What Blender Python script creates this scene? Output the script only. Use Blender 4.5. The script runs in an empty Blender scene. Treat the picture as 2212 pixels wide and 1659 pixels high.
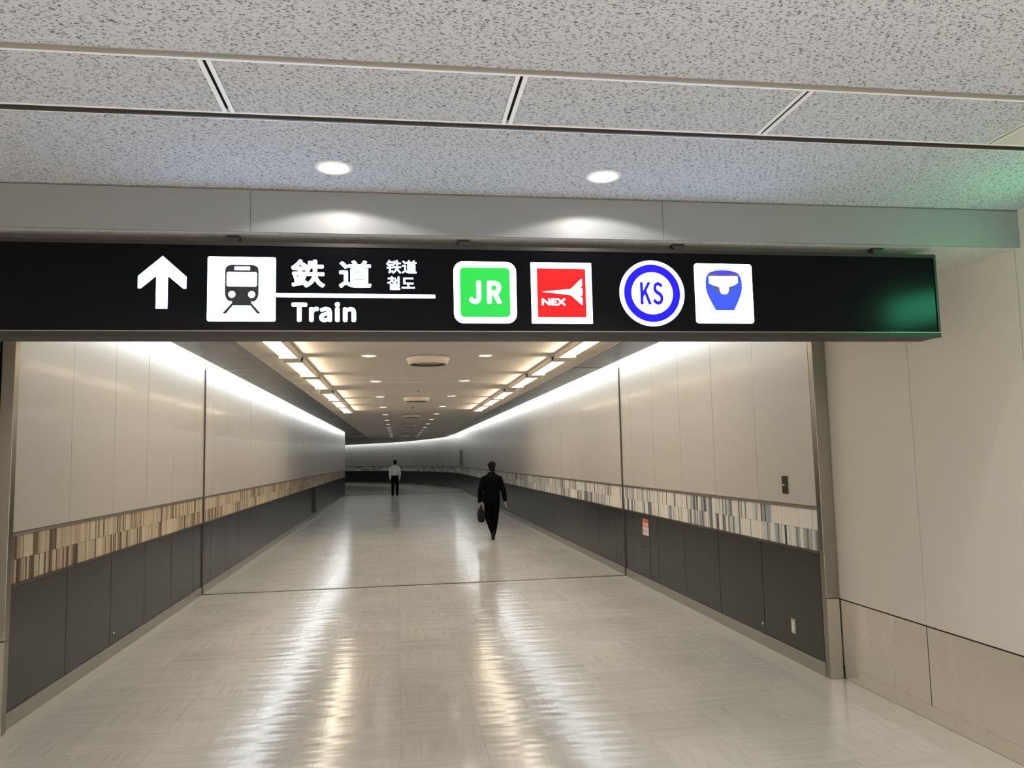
import bpy, bmesh, math, random, os
from mathutils import Vector, Matrix, noise as mnoise

random.seed(7)
SC = bpy.context.scene
COL = SC.collection

# ------------------------------------------------------------------ camera
cam_data = bpy.data.cameras.new('camera')
cam = bpy.data.objects.new('camera', cam_data)
COL.objects.link(cam)
cam_data.sensor_fit = 'HORIZONTAL'
cam_data.sensor_width = 36.0
cam_data.lens = 1664.0 / 2212.0 * 36.0
cam_data.clip_start = 0.05
cam_data.clip_end = 300
YAW, PITCH, ROLL, EYE = math.radians(8.5), math.radians(5.414), math.radians(1.268), 1.82
_f = Vector((math.sin(YAW) * math.cos(PITCH), math.cos(YAW) * math.cos(PITCH), math.sin(PITCH)))
_r = Vector((math.cos(YAW), -math.sin(YAW), 0))
_d = _f.cross(_r)
_r2 = math.cos(ROLL) * _r + math.sin(ROLL) * _d
_d2 = -math.sin(ROLL) * _r + math.cos(ROLL) * _d
cam.matrix_world = Matrix(((_r2.x, -_d2.x, -_f.x, 0), (_r2.y, -_d2.y, -_f.y, 0), (_r2.z, -_d2.z, -_f.z, EYE), (0, 0, 0, 1)))
SC.camera = cam

# ------------------------------------------------------------------ world, exposure
world = bpy.data.worlds.new('world')
SC.world = world
world.use_nodes = True
world.node_tree.nodes['Background'].inputs[0].default_value = (0.9, 0.93, 1.0, 1)
world.node_tree.nodes['Background'].inputs[1].default_value = 0.03
SC.view_settings.view_transform = 'Standard'
SC.view_settings.look = 'None'
SC.view_settings.exposure = 0.0
SC.view_settings.gamma = 1.0
SC.view_settings.use_curve_mapping = False

# light levels (watts or emission strength)
W_DOWN_NEAR = 14.0       # foyer downlights
W_DOWN_FAR = 2.2         # corridor downlights
E_COVE = 26.0            # cove strips
E_TUBE = 5.5             # warm diffusers (seen)
W_TUBE_SIDE = 4.6        # warm side throw onto the ceiling
W_TUBE_DOWN = 4.6       # warm light downwards
E_SIGN = 7.0
E_EXIT = 20.0
W_FOYER = 165.0
WARM = (1.0, 0.80, 0.58)
WARMISH = (1.0, 0.96, 0.90)
NEUTRAL = (1.0, 0.985, 0.96)
COOL = (0.90, 0.97, 1.0)

# ------------------------------------------------------------------ main measures (metres)
XL, XR = -2.726, 3.40          # corridor wall faces
XNL, XNR = -2.80, 3.518        # foyer wall faces
ZC = 3.163                     # foyer ceiling
ZS = 2.946                     # soffit under the header
YH = 3.825                     # header face
YF = 5.90                      # opening frame face
YJ = 11.5                      # expansion joint
ZK = 3.05                      # corridor light ceiling
ZD = 3.166                     # corridor dark soffits
YE = 41.0                      # end of the left corridor wall
ZB, ZD0, ZT = 0.114, 0.99, 1.33   # base top, dado top, band top


# ------------------------------------------------------------------ materials
def new_mat(name):
    m = bpy.data.materials.new(name)
    m.use_nodes = True
    return m, m.node_tree.nodes, m.node_tree.links, m.node_tree.nodes['Principled BSDF']


def mat(name, col, rough=0.5, metal=0.0, coat=0.0, spec=0.5, var=0.0, scale=6.0, bump=0.0, stretch=(1, 1, 1), rvar=0.0, aniso=0.0):
    m, N, L, b = new_mat(name)
    b.inputs['Base Color'].default_value = (*col, 1)
    b.inputs['Roughness'].default_value = rough
    b.inputs['Metallic'].default_value = metal
    b.inputs['Coat Weight'].default_value = coat
    b.inputs['Specular IOR Level'].default_value = spec
    if var or bump or rvar:
        geo = N.new('ShaderNodeNewGeometry')
        mp = N.new('ShaderNodeMapping')
        mp.inputs['Scale'].default_value = stretch
        L.new(geo.outputs['Position'], mp.inputs['Vector'])
        nz = N.new('ShaderNodeTexNoise')
        nz.inputs['Scale'].default_value = scale
        nz.inputs['Detail'].default_value = 5
        L.new(mp.outputs[0], nz.inputs['Vector'])
        if var:
            mx = N.new('ShaderNodeMix')
            mx.data_type = 'RGBA'
            mx.inputs['A'].default_value = (*[c * (1 - var) for c in col], 1)
            mx.inputs['B'].default_value = (*[min(1, c * (1 + var)) for c in col], 1)
            L.new(nz.outputs['Fac'], mx.inputs['Factor'])
            L.new(mx.outputs['Result'], b.inputs['Base Color'])
        if rvar:
            mr = N.new('ShaderNodeMapRange')
            mr.inputs['To Min'].default_value = max(0.02, rough - rvar)
            mr.inputs['To Max'].default_value = rough + rvar
            L.new(nz.outputs['Fac'], mr.inputs['Value'])
            L.new(mr.outputs[0], b.inputs['Roughness'])
        if bump:
            bp = N.new('ShaderNodeBump')
            bp.inputs['Strength'].default_value = bump
            bp.inputs['Distance'].default_value = 0.01
            L.new(nz.outputs['Fac'], bp.inputs['Height'])
            L.new(bp.outputs[0], b.inputs['Normal'])
    if aniso:
        b.inputs['Anisotropic'].default_value = aniso
        tg = N.new('ShaderNodeTangent')
        tg.direction_type = 'RADIAL'
        tg.axis = 'Z'
        L.new(tg.outputs[0], b.inputs['Tangent'])
    return m


def emit(name, col, strength):
    m, N, L, b = new_mat(name)
    b.inputs['Base Color'].default_value = (*[c * 0.3 for c in col], 1)
    b.inputs['Specular IOR Level'].default_value = 0.1
    b.inputs['Emission Color'].default_value = (*col, 1)
    b.inputs['Emission Strength'].default_value = strength
    b.inputs['Roughness'].default_value = 0.4
    return m


def acoustic(name, col, dark, scale):
    """rock-wool ceiling board with short dark fissures"""
    m, N, L, b = new_mat(name)
    b.inputs['Roughness'].default_value = 0.9
    b.inputs['Specular IOR Level'].default_value = 0.15
    geo = N.new('ShaderNodeNewGeometry')
    # wobble the coordinates, then turn them by a slowly changing angle
    n1 = N.new('ShaderNodeTexNoise')
    n1.inputs['Scale'].default_value = 55
    n1.inputs['Detail'].default_value = 2
    L.new(geo.outputs['Position'], n1.inputs['Vector'])
    sub = N.new('ShaderNodeVectorMath')
    sub.operation = 'SUBTRACT'
    sub.inputs[1].default_value = (0.5, 0.5, 0.5)
    L.new(n1.outputs['Color'], sub.inputs[0])
    scl = N.new('ShaderNodeVectorMath')
    scl.operation = 'SCALE'
    scl.inputs['Scale'].default_value = 0.026
    L.new(sub.outputs[0], scl.inputs[0])
    add = N.new('ShaderNodeVectorMath')
    L.new(geo.outputs['Position'], add.inputs[0])
    L.new(scl.outputs[0], add.inputs[1])
    facs = []
    for k, (ang, sc, thr) in enumerate(((0.15, 1.0, 0.120), (-0.95, 1.1, 0.112), (1.15, 1.2, 0.108))):
        rot = N.new('ShaderNodeMapping')
        rot.inputs['Rotation'].default_value = (0, 0, ang)
        rot.inputs['Location'].default_value = (k * 3.7, k * 1.3, 0)
        rot.inputs['Scale'].default_value = (scale * sc * 0.70, scale * sc * 2.15, 0.0)
        L.new(add.outputs[0], rot.inputs['Vector'])
        v = N.new('ShaderNodeTexVoronoi')
        v.voronoi_dimensions = '2D'
        v.inputs['Scale'].default_value = 1.0
        v.inputs['Randomness'].default_value = 1.0
        L.new(rot.outputs[0], v.inputs['Vector'])
        # random size for each fissure
        sep = N.new('ShaderNodeSeparateColor')
        L.new(v.outputs['Color'], sep.inputs[0])
        mu = N.new('ShaderNodeMath')
        mu.operation = 'MULTIPLY'
        mu.inputs[1].default_value = thr * 2.3
        L.new(sep.outputs[0], mu.inputs[0])
        mr = N.new('ShaderNodeMath')
        mr.operation = 'SUBTRACT'
        L.new(mu.outputs[0], mr.inputs[0])
        L.new(v.outputs['Distance'], mr.inputs[1])
        st = N.new('ShaderNodeMapRange')
        st.interpolation_type = 'SMOOTHSTEP'
        st.inputs['From Min'].default_value = -0.03
        st.inputs['From Max'].default_value = 0.07
        L.new(mr.outputs[0], st.inputs['Value'])
        facs.append(st.outputs[0])
    mxa = N.new('ShaderNodeMath')
    mxa.operation = 'MAXIMUM'
    L.new(facs[0], mxa.inputs[0])
    L.new(facs[1], mxa.inputs[1])
    mxb = N.new('ShaderNodeMath')
    mxb.operation = 'MAXIMUM'
    L.new(mxa.outputs[0], mxb.inputs[0])
    L.new(facs[2], mxb.inputs[1])
    # fine grain
    n2 = N.new('ShaderNodeTexNoise')
    n2.inputs['Scale'].default_value = 160
    n2.inputs['Detail'].default_value = 3
    L.new(geo.outputs['Position'], n2.inputs['Vector'])
    base = N.new('ShaderNodeMix')
    base.data_type = 'RGBA'
    base.inputs['A'].default_value = (*[c * 0.86 for c in col], 1)
    base.inputs['B'].default_value = (*[min(1, c * 1.12) for c in col], 1)
    L.new(n2.outputs['Fac'], base.inputs['Factor'])
    fin = N.new('ShaderNodeMix')
    fin.data_type = 'RGBA'
    L.new(mxb.outputs[0], fin.inputs['Factor'])
    L.new(base.outputs['Result'], fin.inputs['A'])
    fin.inputs['B'].default_value = (*dark, 1)
    L.new(fin.outputs['Result'], b.inputs['Base Color'])
    return m


TILE, TX0, TY0 = 0.527, 0.005, 5.45


def floor_material():
    """polished vinyl tile: streaky grain that turns from tile to tile"""
    m, N, L, b = new_mat('vinyl_floor')
    geo = N.new('ShaderNodeNewGeometry')
    sh = N.new('ShaderNodeVectorMath')
    sh.operation = 'SUBTRACT'
    sh.inputs[1].default_value = (TX0 - 100 * TILE, TY0 - 100 * TILE, 0)
    L.new(geo.outputs['Position'], sh.inputs[0])
    dv = N.new('ShaderNodeVectorMath')
    dv.operation = 'SCALE'
    dv.inputs['Scale'].default_value = 1 / TILE
    L.new(sh.outputs[0], dv.inputs[0])
    fl = N.new('ShaderNodeVectorMath')
    fl.operation = 'FLOOR'
    L.new(dv.outputs[0], fl.inputs[0])
    sx = N.new('ShaderNodeSeparateXYZ')
    L.new(fl.outputs[0], sx.inputs[0])
    su = N.new('ShaderNodeMath')
    L.new(sx.outputs[0], su.inputs[0])
    L.new(sx.outputs[1], su.inputs[1])
    par = N.new('ShaderNodeMath')
    par.operation = 'MODULO'
    par.inputs[1].default_value = 2
    L.new(su.outputs[0], par.inputs[0])
    gt = N.new('ShaderNodeMath')
    gt.operation = 'GREATER_THAN'
    gt.inputs[1].default_value = 0.5
    L.new(par.outputs[0], gt.inputs[0])
    comb = N.new('ShaderNodeCombineXYZ')
    L.new(sx.outputs[0], comb.inputs[0])
    L.new(sx.outputs[1], comb.inputs[1])
    wn = N.new('ShaderNodeTexWhiteNoise')
    wn.noise_dimensions = '2D'
    L.new(comb.outputs[0], wn.inputs['Vector'])
    # grain coordinates
    a = N.new('ShaderNodeMapping')
    a.inputs['Scale'].default_value = (2.6, 34, 1)
    L.new(geo.outputs['Position'], a.inputs['Vector'])
    c = N.new('ShaderNodeMapping')
    c.inputs['Scale'].default_value = (34, 2.6, 1)
    L.new(geo.outputs['Position'], c.inputs['Vector'])
    mv = N.new('ShaderNodeMix')
    mv.data_type = 'VECTOR'
    L.new(gt.outputs[0], mv.inputs['Factor'])
    L.new(a.outputs[0], mv.inputs['A'])
    L.new(c.outputs[0], mv.inputs['B'])
    off = N.new('ShaderNodeVectorMath')
    off.operation = 'MULTIPLY_ADD'
    off.inputs[1].default_value = (40, 40, 40)
    L.new(wn.outputs['Color'], off.inputs[0])
    L.new(mv.outputs['Result'], off.inputs[2])
    gr = N.new('ShaderNodeTexNoise')
    gr.inputs['Scale'].default_value = 1.0
    gr.inputs['Detail'].default_value = 6
    gr.inputs['Roughness'].default_value = 0.65
    gr.inputs['Distortion'].default_value = 0.5
    L.new(off.outputs[0], gr.inputs['Vector'])
    ramp = N.new('ShaderNodeValToRGB')
    e = ramp.color_ramp.elements
    e[0].position, e[0].color = 0.28, (0.56, 0.525, 0.49, 1)
    e[1].position, e[1].color = 0.72, (0.71, 0.67, 0.628, 1)
    k = ramp.color_ramp.elements.new(0.5)
    k.color = (0.65, 0.612, 0.572, 1)
    L.new(gr.outputs['Fac'], ramp.inputs[0])
    # tone of the whole tile, and broad wear
    tone = N.new('ShaderNodeMapRange')
    tone.inputs['To Min'].default_value = 0.96
    tone.inputs['To Max'].default_value = 1.05
    L.new(wn.outputs['Value'], tone.inputs['Value'])
    big = N.new('ShaderNodeTexNoise')
    big.inputs['Scale'].default_value = 0.9
    L.new(geo.outputs['Position'], big.inputs['Vector'])
    bt = N.new('ShaderNodeMapRange')
    bt.inputs['To Min'].default_value = 0.88
    bt.inputs['To Max'].default_value = 1.12
    L.new(big.outputs['Fac'], bt.inputs['Value'])
    mm = N.new('ShaderNodeMath')
    mm.operation = 'MULTIPLY'
    L.new(tone.outputs[0], mm.inputs[0])
    L.new(bt.outputs[0], mm.inputs[1])
    vs = N.new('ShaderNodeVectorMath')
    vs.operation = 'SCALE'
    L.new(ramp.outputs['Color'], vs.inputs[0])
    L.new(mm.outputs[0], vs.inputs['Scale'])
    L.new(vs.outputs[0], b.inputs['Base Color'])
    # waxed surface: shallow ripples across the corridor, uneven polish
    rp = N.new('ShaderNodeMapping')
    rp.inputs['Scale'].default_value = (0.9, 5.0, 1)
    L.new(geo.outputs['Position'], rp.inputs['Vector'])
    rn = N.new('ShaderNodeTexNoise')
    rn.inputs['Scale'].default_value = 1.6
    rn.inputs['Detail'].default_value = 1
    L.new(rp.outputs[0], rn.inputs['Vector'])
    b1 = N.new('ShaderNodeBump')
    b1.inputs['Strength'].default_value = 0.34
    b1.inputs['Distance'].default_value = 0.012
    L.new(rn.outputs['Fac'], b1.inputs['Height'])
    b2 = N.new('ShaderNodeBump')
    b2.inputs['Strength'].default_value = 0.05
    b2.inputs['Distance'].default_value = 0.002
    L.new(gr.outputs['Fac'], b2.inputs['Height'])
    L.new(b1.outputs[0], b2.inputs['Normal'])
    L.new(b2.outputs[0], b.inputs['Normal'])
    rr = N.new('ShaderNodeMapRange')
    rr.inputs['To Min'].default_value = 0.09
    rr.inputs['To Max'].default_value = 0.22
    L.new(gr.outputs['Fac'], rr.inputs['Value'])
    L.new(rr.outputs[0], b.inputs['Roughness'])
    b.inputs['Specular IOR Level'].default_value = 0.62
    return m


M = {}
M['floor'] = floor_material()
M['border'] = mat('border_stone', (0.60, 0.565, 0.505), 0.20, var=0.14, scale=7, stretch=(3, 1.2, 1), bump=0.03)
M['gap'] = mat('dark_joint', (0.02, 0.018, 0.015), 0.8)
M['panel'] = mat('enamel_panel', (0.60, 0.562, 0.515), 0.29, coat=0.1, var=0.03, scale=0.8, bump=0.02, stretch=(1, 1, 0.25))
M['foyer_panel'] = mat('satin_panel', (0.68, 0.635, 0.57), 0.42, var=0.02, scale=3)
M['dado'] = mat('charcoal_panel', (0.0165, 0.0155, 0.014), 0.27)
M['base'] = mat('brushed_base', (0.38, 0.368, 0.34), 0.30, metal=0.75, var=0.1, scale=5, stretch=(1, 0.4, 6), rvar=0.06)
M['steel'] = mat('brushed_steel', (0.30, 0.28, 0.25), 0.30, metal=1.0, aniso=0.6)
M['foyer_steel'] = mat('hairline_steel', (0.78, 0.73, 0.66), 0.27, metal=0.9, var=0.025, scale=2.2, stretch=(3, 3, 0.15), rvar=0.02)
M['rail'] = mat('bronze_rail', (0.34, 0.30, 0.255), 0.35, metal=0.7)
M['dark_rail'] = mat('dark_trim', (0.10, 0.085, 0.07), 0.4, metal=0.6)
M['soffit'] = mat('soffit_metal', (0.075, 0.077, 0.073), 0.30, metal=0.45, var=0.12, scale=2.2, rvar=0.06, bump=0.02)
M['kceil'] = mat('plaster_ceiling', (0.56, 0.52, 0.465), 0.9, var=0.05, scale=5, spec=0.2)
M['kedge'] = mat('ceiling_edge', (0.62, 0.585, 0.53), 0.55)
M['acoustic'] = acoustic('acoustic_board', (0.50, 0.518, 0.545), (0.13, 0.13, 0.135), 50)
M['soffit_board'] = acoustic('soffit_board', (0.58, 0.565, 0.53), (0.34, 0.32, 0.29), 50)
M['tbar'] = mat('white_tee_bar', (0.78, 0.78, 0.78), 0.4)
M['channel'] = mat('channel_grey', (0.30, 0.28, 0.25), 0.45)
M['header'] = mat('header_enamel', (0.225, 0.231, 0.238), 0.42, spec=0.3, var=0.02, scale=3)
M['white'] = mat('white_paint', (0.75, 0.73, 0.69), 0.45)
M['vent'] = mat('vent_paint', (0.66, 0.60, 0.52), 0.5)
M['black'] = mat('black_paint', (0.012, 0.012, 0.012), 0.35)
M['sign_frame'] = mat('sign_frame_metal', (0.036, 0.032, 0.029), 0.5, metal=0.6)
M['sign_face'] = mat('black_acrylic', (0.002, 0.002, 0.003), 0.22, spec=0.12)
M['lit_white'] = emit('lit_white', (0.50, 0.68, 1.0), E_SIGN)
M['lit_pale'] = emit('lit_pale', (0.80, 0.92, 1.0), E_SIGN * 0.92)
M['lit_green'] = emit('lit_green', (0.03, 0.60, 0.075), 1.0)
M['lit_red'] = emit('lit_red', (0.92, 0.016, 0.018), 1.0)
M['lit_blue'] = emit('lit_blue', (0.018, 0.011, 0.78), 1.1)
M['lit_sky'] = emit('lit_train_blue', (0.055, 0.10, 0.86), 0.95)
M['lit_violet'] = emit('lit_violet', (0.085, 0.065, 0.62), 0.9)
M['lit_paleblue'] = emit('lit_pale_blue', (0.50, 0.56, 0.95), 1.1)
M['lit_grey'] = emit('lit_grey', (0.11, 0.13, 0.22), 0.9)
M['ink'] = mat('ink', (0.012, 0.012, 0.016), 0.5)
M['ink_soft'] = emit('ink_soft', (0.035, 0.035, 0.045), 0.8)
M['lamp_disc'] = emit('lamp_disc', (1.0, 0.92, 0.78), 14.0)
M['lamp_far'] = emit('lamp_far', (1.0, 0.95, 0.84), 4.0)
M['reflector'] = mat('lamp_reflector', (0.85, 0.84, 0.82), 0.25, metal=0.4)
M['diffuser'] = emit('warm_diffuser', (1.0, 0.84, 0.56), E_TUBE)
M['cove'] = emit('cove_tube', COOL, E_COVE)
M['cove_far'] = emit('cove_tube_far', COOL, E_COVE * 1.0)
M['exit'] = emit('exit_green', (0.10, 0.85, 0.42), E_EXIT)
M['foyer_lamp'] = emit('foyer_lamp', (1.0, 0.93, 0.83), 2.0)
M['cloth_black'] = mat('black_suit', (0.0035, 0.0035, 0.005), 0.95, spec=0.05)
M['trouser'] = mat('black_trouser', (0.003, 0.003, 0.0035), 0.95, spec=0.05)
M['shirt'] = mat('white_shirt', (0.80, 0.80, 0.82), 0.8, var=0.08, scale=14, bump=0.25)
M['skin'] = mat('skin', (0.56, 0.38, 0.28), 0.55)
M['hair'] = mat('black_hair', (0.006, 0.006, 0.006), 0.85, spec=0.1, bump=0.5, scale=60, stretch=(1, 1, 0.2))
M['hair_brown'] = mat('dark_hair', (0.010, 0.009, 0.008), 0.85, spec=0.1, bump=0.5, scale=60, stretch=(1, 1, 0.2))
M['leather'] = mat('black_leather', (0.006, 0.006, 0.007), 0.6, spec=0.2, bump=0.1, scale=80)
M['eye'] = mat('eye_white', (0.75, 0.74, 0.72), 0.3)
M['plate'] = mat('dark_plate', (0.10, 0.085, 0.065), 0.3, metal=0.85)
M['plate_far'] = mat('grey_plate', (0.19, 0.19, 0.185), 0.5, var=0.35, scale=2.2)
M['outlet'] = mat('outlet_plate', (0.42, 0.44, 0.36), 0.4)
M['ivory'] = mat('ivory_plastic', (0.80, 0.82, 0.68), 0.35)
M['red'] = mat('notice_red', (0.62, 0.055, 0.045), 0.5)
M['notice'] = mat('notice_white', (0.78, 0.66, 0.62), 0.5)
M['notice_ink'] = mat('notice_ink', (0.42, 0.30, 0.28), 0.6)
WOOD = [mat('tile_cream', (0.58, 0.48, 0.345), 0.45), mat('tile_pale', (0.64, 0.55, 0.42), 0.45), mat('tile_sand', (0.50, 0.405, 0.285), 0.45),
        mat('tile_tan', (0.36, 0.275, 0.185), 0.45), mat('tile_brown', (0.17, 0.115, 0.065), 0.45), mat('tile_umber', (0.095, 0.058, 0.028), 0.45),
        mat('tile_rose', (0.50, 0.36, 0.26), 0.45)]
GLASS = [mat('tile_ivory', (0.84, 0.78, 0.69), 0.4), mat('tile_white', (0.83, 0.81, 0.765), 0.4), mat('tile_mist', (0.67, 0.685, 0.66), 0.4),
         mat('tile_silver', (0.42, 0.425, 0.42), 0.4), mat('tile_slate', (0.19, 0.21, 0.215), 0.4), mat('tile_ink', (0.060, 0.064, 0.070), 0.4),
         mat('tile_blue', (0.41, 0.43, 0.445), 0.4)]


# ------------------------------------------------------------------ helpers
def link(o, parent=None):
    COL.objects.link(o)
    if parent is not None:
        o.parent = parent
    return o


def obj(name, me, m=None, parent=None, smooth=False):
    if m is not None:
        me.materials.clear()
        me.materials.append(m)
    if smooth:
        for p in me.polygons:
            p.use_smooth = True
    return link(bpy.data.objects.new(name, me), parent)


def tag(o, label=None, cat=None, group=None, kind=None):
    if label:
        o['label'] = label
    if cat:
        o['category'] = cat
    if group:
        o['group'] = group
    if kind:
        o['kind'] = kind
    return o


def empty(name, loc, label, cat, group=None, rz=0.0):
    o = bpy.data.objects.new(name, None)
    o.empty_display_size = 0.1
    o.location = loc
    o.rotation_euler = (0, 0, rz)
    link(o)
    return tag(o, label, cat, group)


def copy_tree(src, parent=None):
    c = src.copy()
    COL.objects.link(c)
    c.parent = parent
    for ch in src.children:
        copy_tree(ch, c)
    return c


class MB:
    """collects shapes into one bmesh"""

    def __init__(self):
        self.bm = bmesh.new()

    def box(self, x0, y0, z0, x1, y1, z1):
        vs = [self.bm.verts.new(p) for p in ((x0, y0, z0), (x1, y0, z0), (x1, y1, z0), (x0, y1, z0), (x0, y0, z1), (x1, y0, z1), (x1, y1, z1), (x0, y1, z1))]
        for f in ((3, 2, 1, 0), (4, 5, 6, 7), (0, 1, 5, 4), (1, 2, 6, 5), (2, 3, 7, 6), (3, 0, 4, 7)):
            self.bm.faces.new([vs[i] for i in f])
        return self

    def loft(self, rings, cap=True):
        """rings: lists of points of the same length"""
        R = [[self.bm.verts.new(p) for p in r] for r in rings]
        n = len(R[0])
        for a, b in zip(R, R[1:]):
            for i in range(n):
                self.bm.faces.new((a[i], a[(i + 1) % n], b[(i + 1) % n], b[i]))
        if cap:
            self.bm.faces.new(list(reversed(R[0])))
            self.bm.faces.new(R[-1])
        return self

    def lathe(self, prof, n=32, c=(0, 0, 0), cap=False):
        rings = [[(c[0] + r * math.cos(2 * math.pi * i / n), c[1] + r * math.sin(2 * math.pi * i / n), c[2] + z) for i in range(n)] for r, z in prof]
        return self.loft(rings, cap)

    def prism(self, pts, y0, y1):
        """outline in x,z pushed from y0 (front) to y1 (back)"""
        a = [self.bm.verts.new((x, y0, z)) for x, z in pts]
        b = [self.bm.verts.new((x, y1, z)) for x, z in pts]
        n = len(pts)
        self.bm.faces.new(a)
        self.bm.faces.new(list(reversed(b)))
        for i in range(n):
            self.bm.faces.new((a[i], b[i], b[(i + 1) % n], a[(i + 1) % n]))
        return self

    def ellipsoid(self, c, r, rot=None, u=20, v=12):
        rings = []
        for j in range(1, v):
            t = math.pi * j / v
            ring = []
            for i in range(u):
                p = Vector((r[0] * math.sin(t) * math.cos(2 * math.pi * i / u), r[1] * math.sin(t) * math.sin(2 * math.pi * i / u), -r[2] * math.cos(t)))
                if rot is not None:
                    p = rot @ p
                ring.append(Vector(c) + p)
            rings.append(ring)
        return self.loft(rings, True)

    def capsule(self, p0, r0, p1, r1, n=14):
        p0, p1 = Vector(p0), Vector(p1)
        ax = p1 - p0
        ln = ax.length
        ax.normalize()
        q = ax.to_track_quat('Z', 'Y').to_matrix()
        rings = []
        prof = [(-r0 * math.cos(t), r0 * math.sin(t)) for t in (0.15, 0.6, 1.1)] + [(0, r0), (ln, r1)] + [(ln + r1 * math.cos(t), r1 * math.sin(t)) for t in (1.1, 0.6, 0.15)]
        for h, r in prof:
            rings.append([p0 + q @ Vector((r * math.cos(2 * math.pi * i / n), r * math.sin(2 * math.pi * i / n), h)) for i in range(n)])
        return self.loft(rings, True)

    def chain(self, pts):
        for (a, ra), (b, rb) in zip(pts, pts[1:]):
            self.capsule(a, ra, b, rb)
        return self

    def tube(self, pts, r, n=8):
        pts = [Vector(p) for p in pts]
        rings = []
        for k, p in enumerate(pts):
            t = (pts[min(k + 1, len(pts) - 1)] - pts[max(k - 1, 0)]).normalized()
            q = t.to_track_quat('Z', 'Y').to_matrix()
            rings.append([p + q @ Vector((r * math.cos(2 * math.pi * i / n), r * math.sin(2 * math.pi * i / n), 0)) for i in range(n)])
        return self.loft(rings, True)

    def mesh(self, name):
        me = bpy.data.meshes.new(name)
        bmesh.ops.recalc_face_normals(self.bm, faces=self.bm.faces)
        self.bm.to_mesh(me)
        self.bm.free()
        return me

    def build(self, name, m, parent=None, smooth=False):
        return obj(name, self.mesh(name), m, parent, smooth)


_unit = {}


def unit_box(m):
    """unit box (0..1) sharing one mesh for each material"""
    if m.name not in _unit:
        me = MB().box(0, 0, 0, 1, 1, 1).mesh('unit_' + m.name)
        me.materials.append(m)
        _unit[m.name] = me
    return _unit[m.name]


def piece(name, m, loc, size, rz=0.0, parent=None, tilt=(0.0, 0.0)):
    o = bpy.data.objects.new(name, unit_box(m))
    o.location = loc
    o.scale = size
    o.rotation_euler = (tilt[0], tilt[1], rz)
    return link(o, parent)


def bevel(o, w, seg=2):
    md = o.modifiers.new('bevel', 'BEVEL')
    md.width = w
    md.segments = seg
    md.limit_method = 'ANGLE'
    return o


def struct(o):
    o['kind'] = 'structure'
    return o


def eval_mesh(o, name):
    dg = bpy.context.evaluated_depsgraph_get()
    dg.update()
    return bpy.data.meshes.new_from_object(o.evaluated_get(dg))


def curve_shape(name, loops, y0, depth, m, parent):
    """flat outlines (x,z), holes allowed, given a thickness"""
    cu = bpy.data.curves.new(name, 'CURVE')
    cu.dimensions = '2D'
    cu.fill_mode = 'BOTH'
    cu.extrude = depth / 2
    for lp in loops:
        sp = cu.splines.new('POLY')
        sp.points.add(len(lp) - 1)
        for p, (x, z) in zip(sp.points, lp):
            p.co = (x, z, 0, 1)
        sp.use_cyclic_u = True
    t = bpy.data.objects.new('tmp', cu)
    COL.objects.link(t)
    me = eval_mesh(t, name)
    bpy.data.objects.remove(t)
    for v in me.vertices:
        x, z, d = v.co
        v.co = (x, y0 + depth / 2 - d, z)
    me.name = name
    return obj(name, me, m, parent)


_font = {}


def get_font():
    if 'f' not in _font:
        _font['f'] = None
        p = os.path.join(bpy.utils.resource_path('LOCAL'), 'datafiles', 'fonts', 'Noto Sans CJK Regular.woff2')
        try:
            _font['f'] = bpy.data.fonts.load(p)
        except Exception:
            pass
    return _font['f']


def text_shape(name, body, box, y0, depth, m, parent, bold=0.0, cjk=True, spacing=1.0):
    """lettering stretched into box = (x0, z0, x1, z1)"""
    cu = bpy.data.curves.new(name, 'FONT')
    cu.body = body
    f = get_font() if cjk else None
    if f is not None:
        cu.font = f
    cu.extrude = 0.05
    cu.space_character = spacing
    cu.resolution_u = 6
    t = bpy.data.objects.new('tmp', cu)
    COL.objects.link(t)
    me = eval_mesh(t, name)
    bpy.data.objects.remove(t)
    xs = [v.co.x for v in me.vertices]
    ys = [v.co.y for v in me.vertices]
    ax, bx, ay, by = min(xs), max(xs), min(ys), max(ys)
    x0, z0, x1, z1 = box
    x0, x1, z0, z1 = x0 + bold, x1 - bold, z0 + bold, z1 - bold
    for v in me.vertices:
        u, w, d = v.co
        v.co = (x0 + (u - ax) / (bx - ax) * (x1 - x0), y0 + (depth / 2 if d < 0 else -depth / 2) + depth / 2, z0 + (w - ay) / (by - ay) * (z1 - z0))
    if bold > 0:
        bm = bmesh.new()
        for q in range(9):
            dx, dz = (0, 0) if q == 8 else (bold * math.cos(q * math.pi / 4), bold * math.sin(q * math.pi / 4))
            b2 = me.copy()
            b2.transform(Matrix.Translation((dx, q * 0.00002, dz)))
            bm.from_mesh(b2)
            bpy.data.meshes.remove(b2)
        me.clear_geometry()
        bm.to_mesh(me)
        bm.free()
    me.name = name
    return obj(name, me, m, parent)


def rrect(x0, z0, x1, z1, r, n=5):
    pts = []
    for cx, cz, a in ((x1 - r, z1 - r, 0), (x0 + r, z1 - r, 90), (x0 + r, z0 + r, 180), (x1 - r, z0 + r, 270)):
        for i in range(n + 1):
            t = math.radians(a + 90 * i / n)
            pts.append((cx + r * math.cos(t), cz + r * math.sin(t)))
    return pts


def circle(cx, cz, rx, rz=None, n=48):
    rz = rz or rx
    return [(cx + rx * math.cos(2 * math.pi * i / n), cz + rz * math.sin(2 * math.pi * i / n)) for i in range(n)]


def spot(parent, loc, watts, col, angle, blend, rad=0.03, name='bulb'):
    l = bpy.data.lights.new(name, 'SPOT')
    l.energy = watts
    l.color = col
    l.spot_size = math.radians(angle)
    l.spot_blend = blend
    l.shadow_soft_size = rad
    o = bpy.data.objects.new(name, l)
    o.location = loc
    link(o, parent)
    return o


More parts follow.
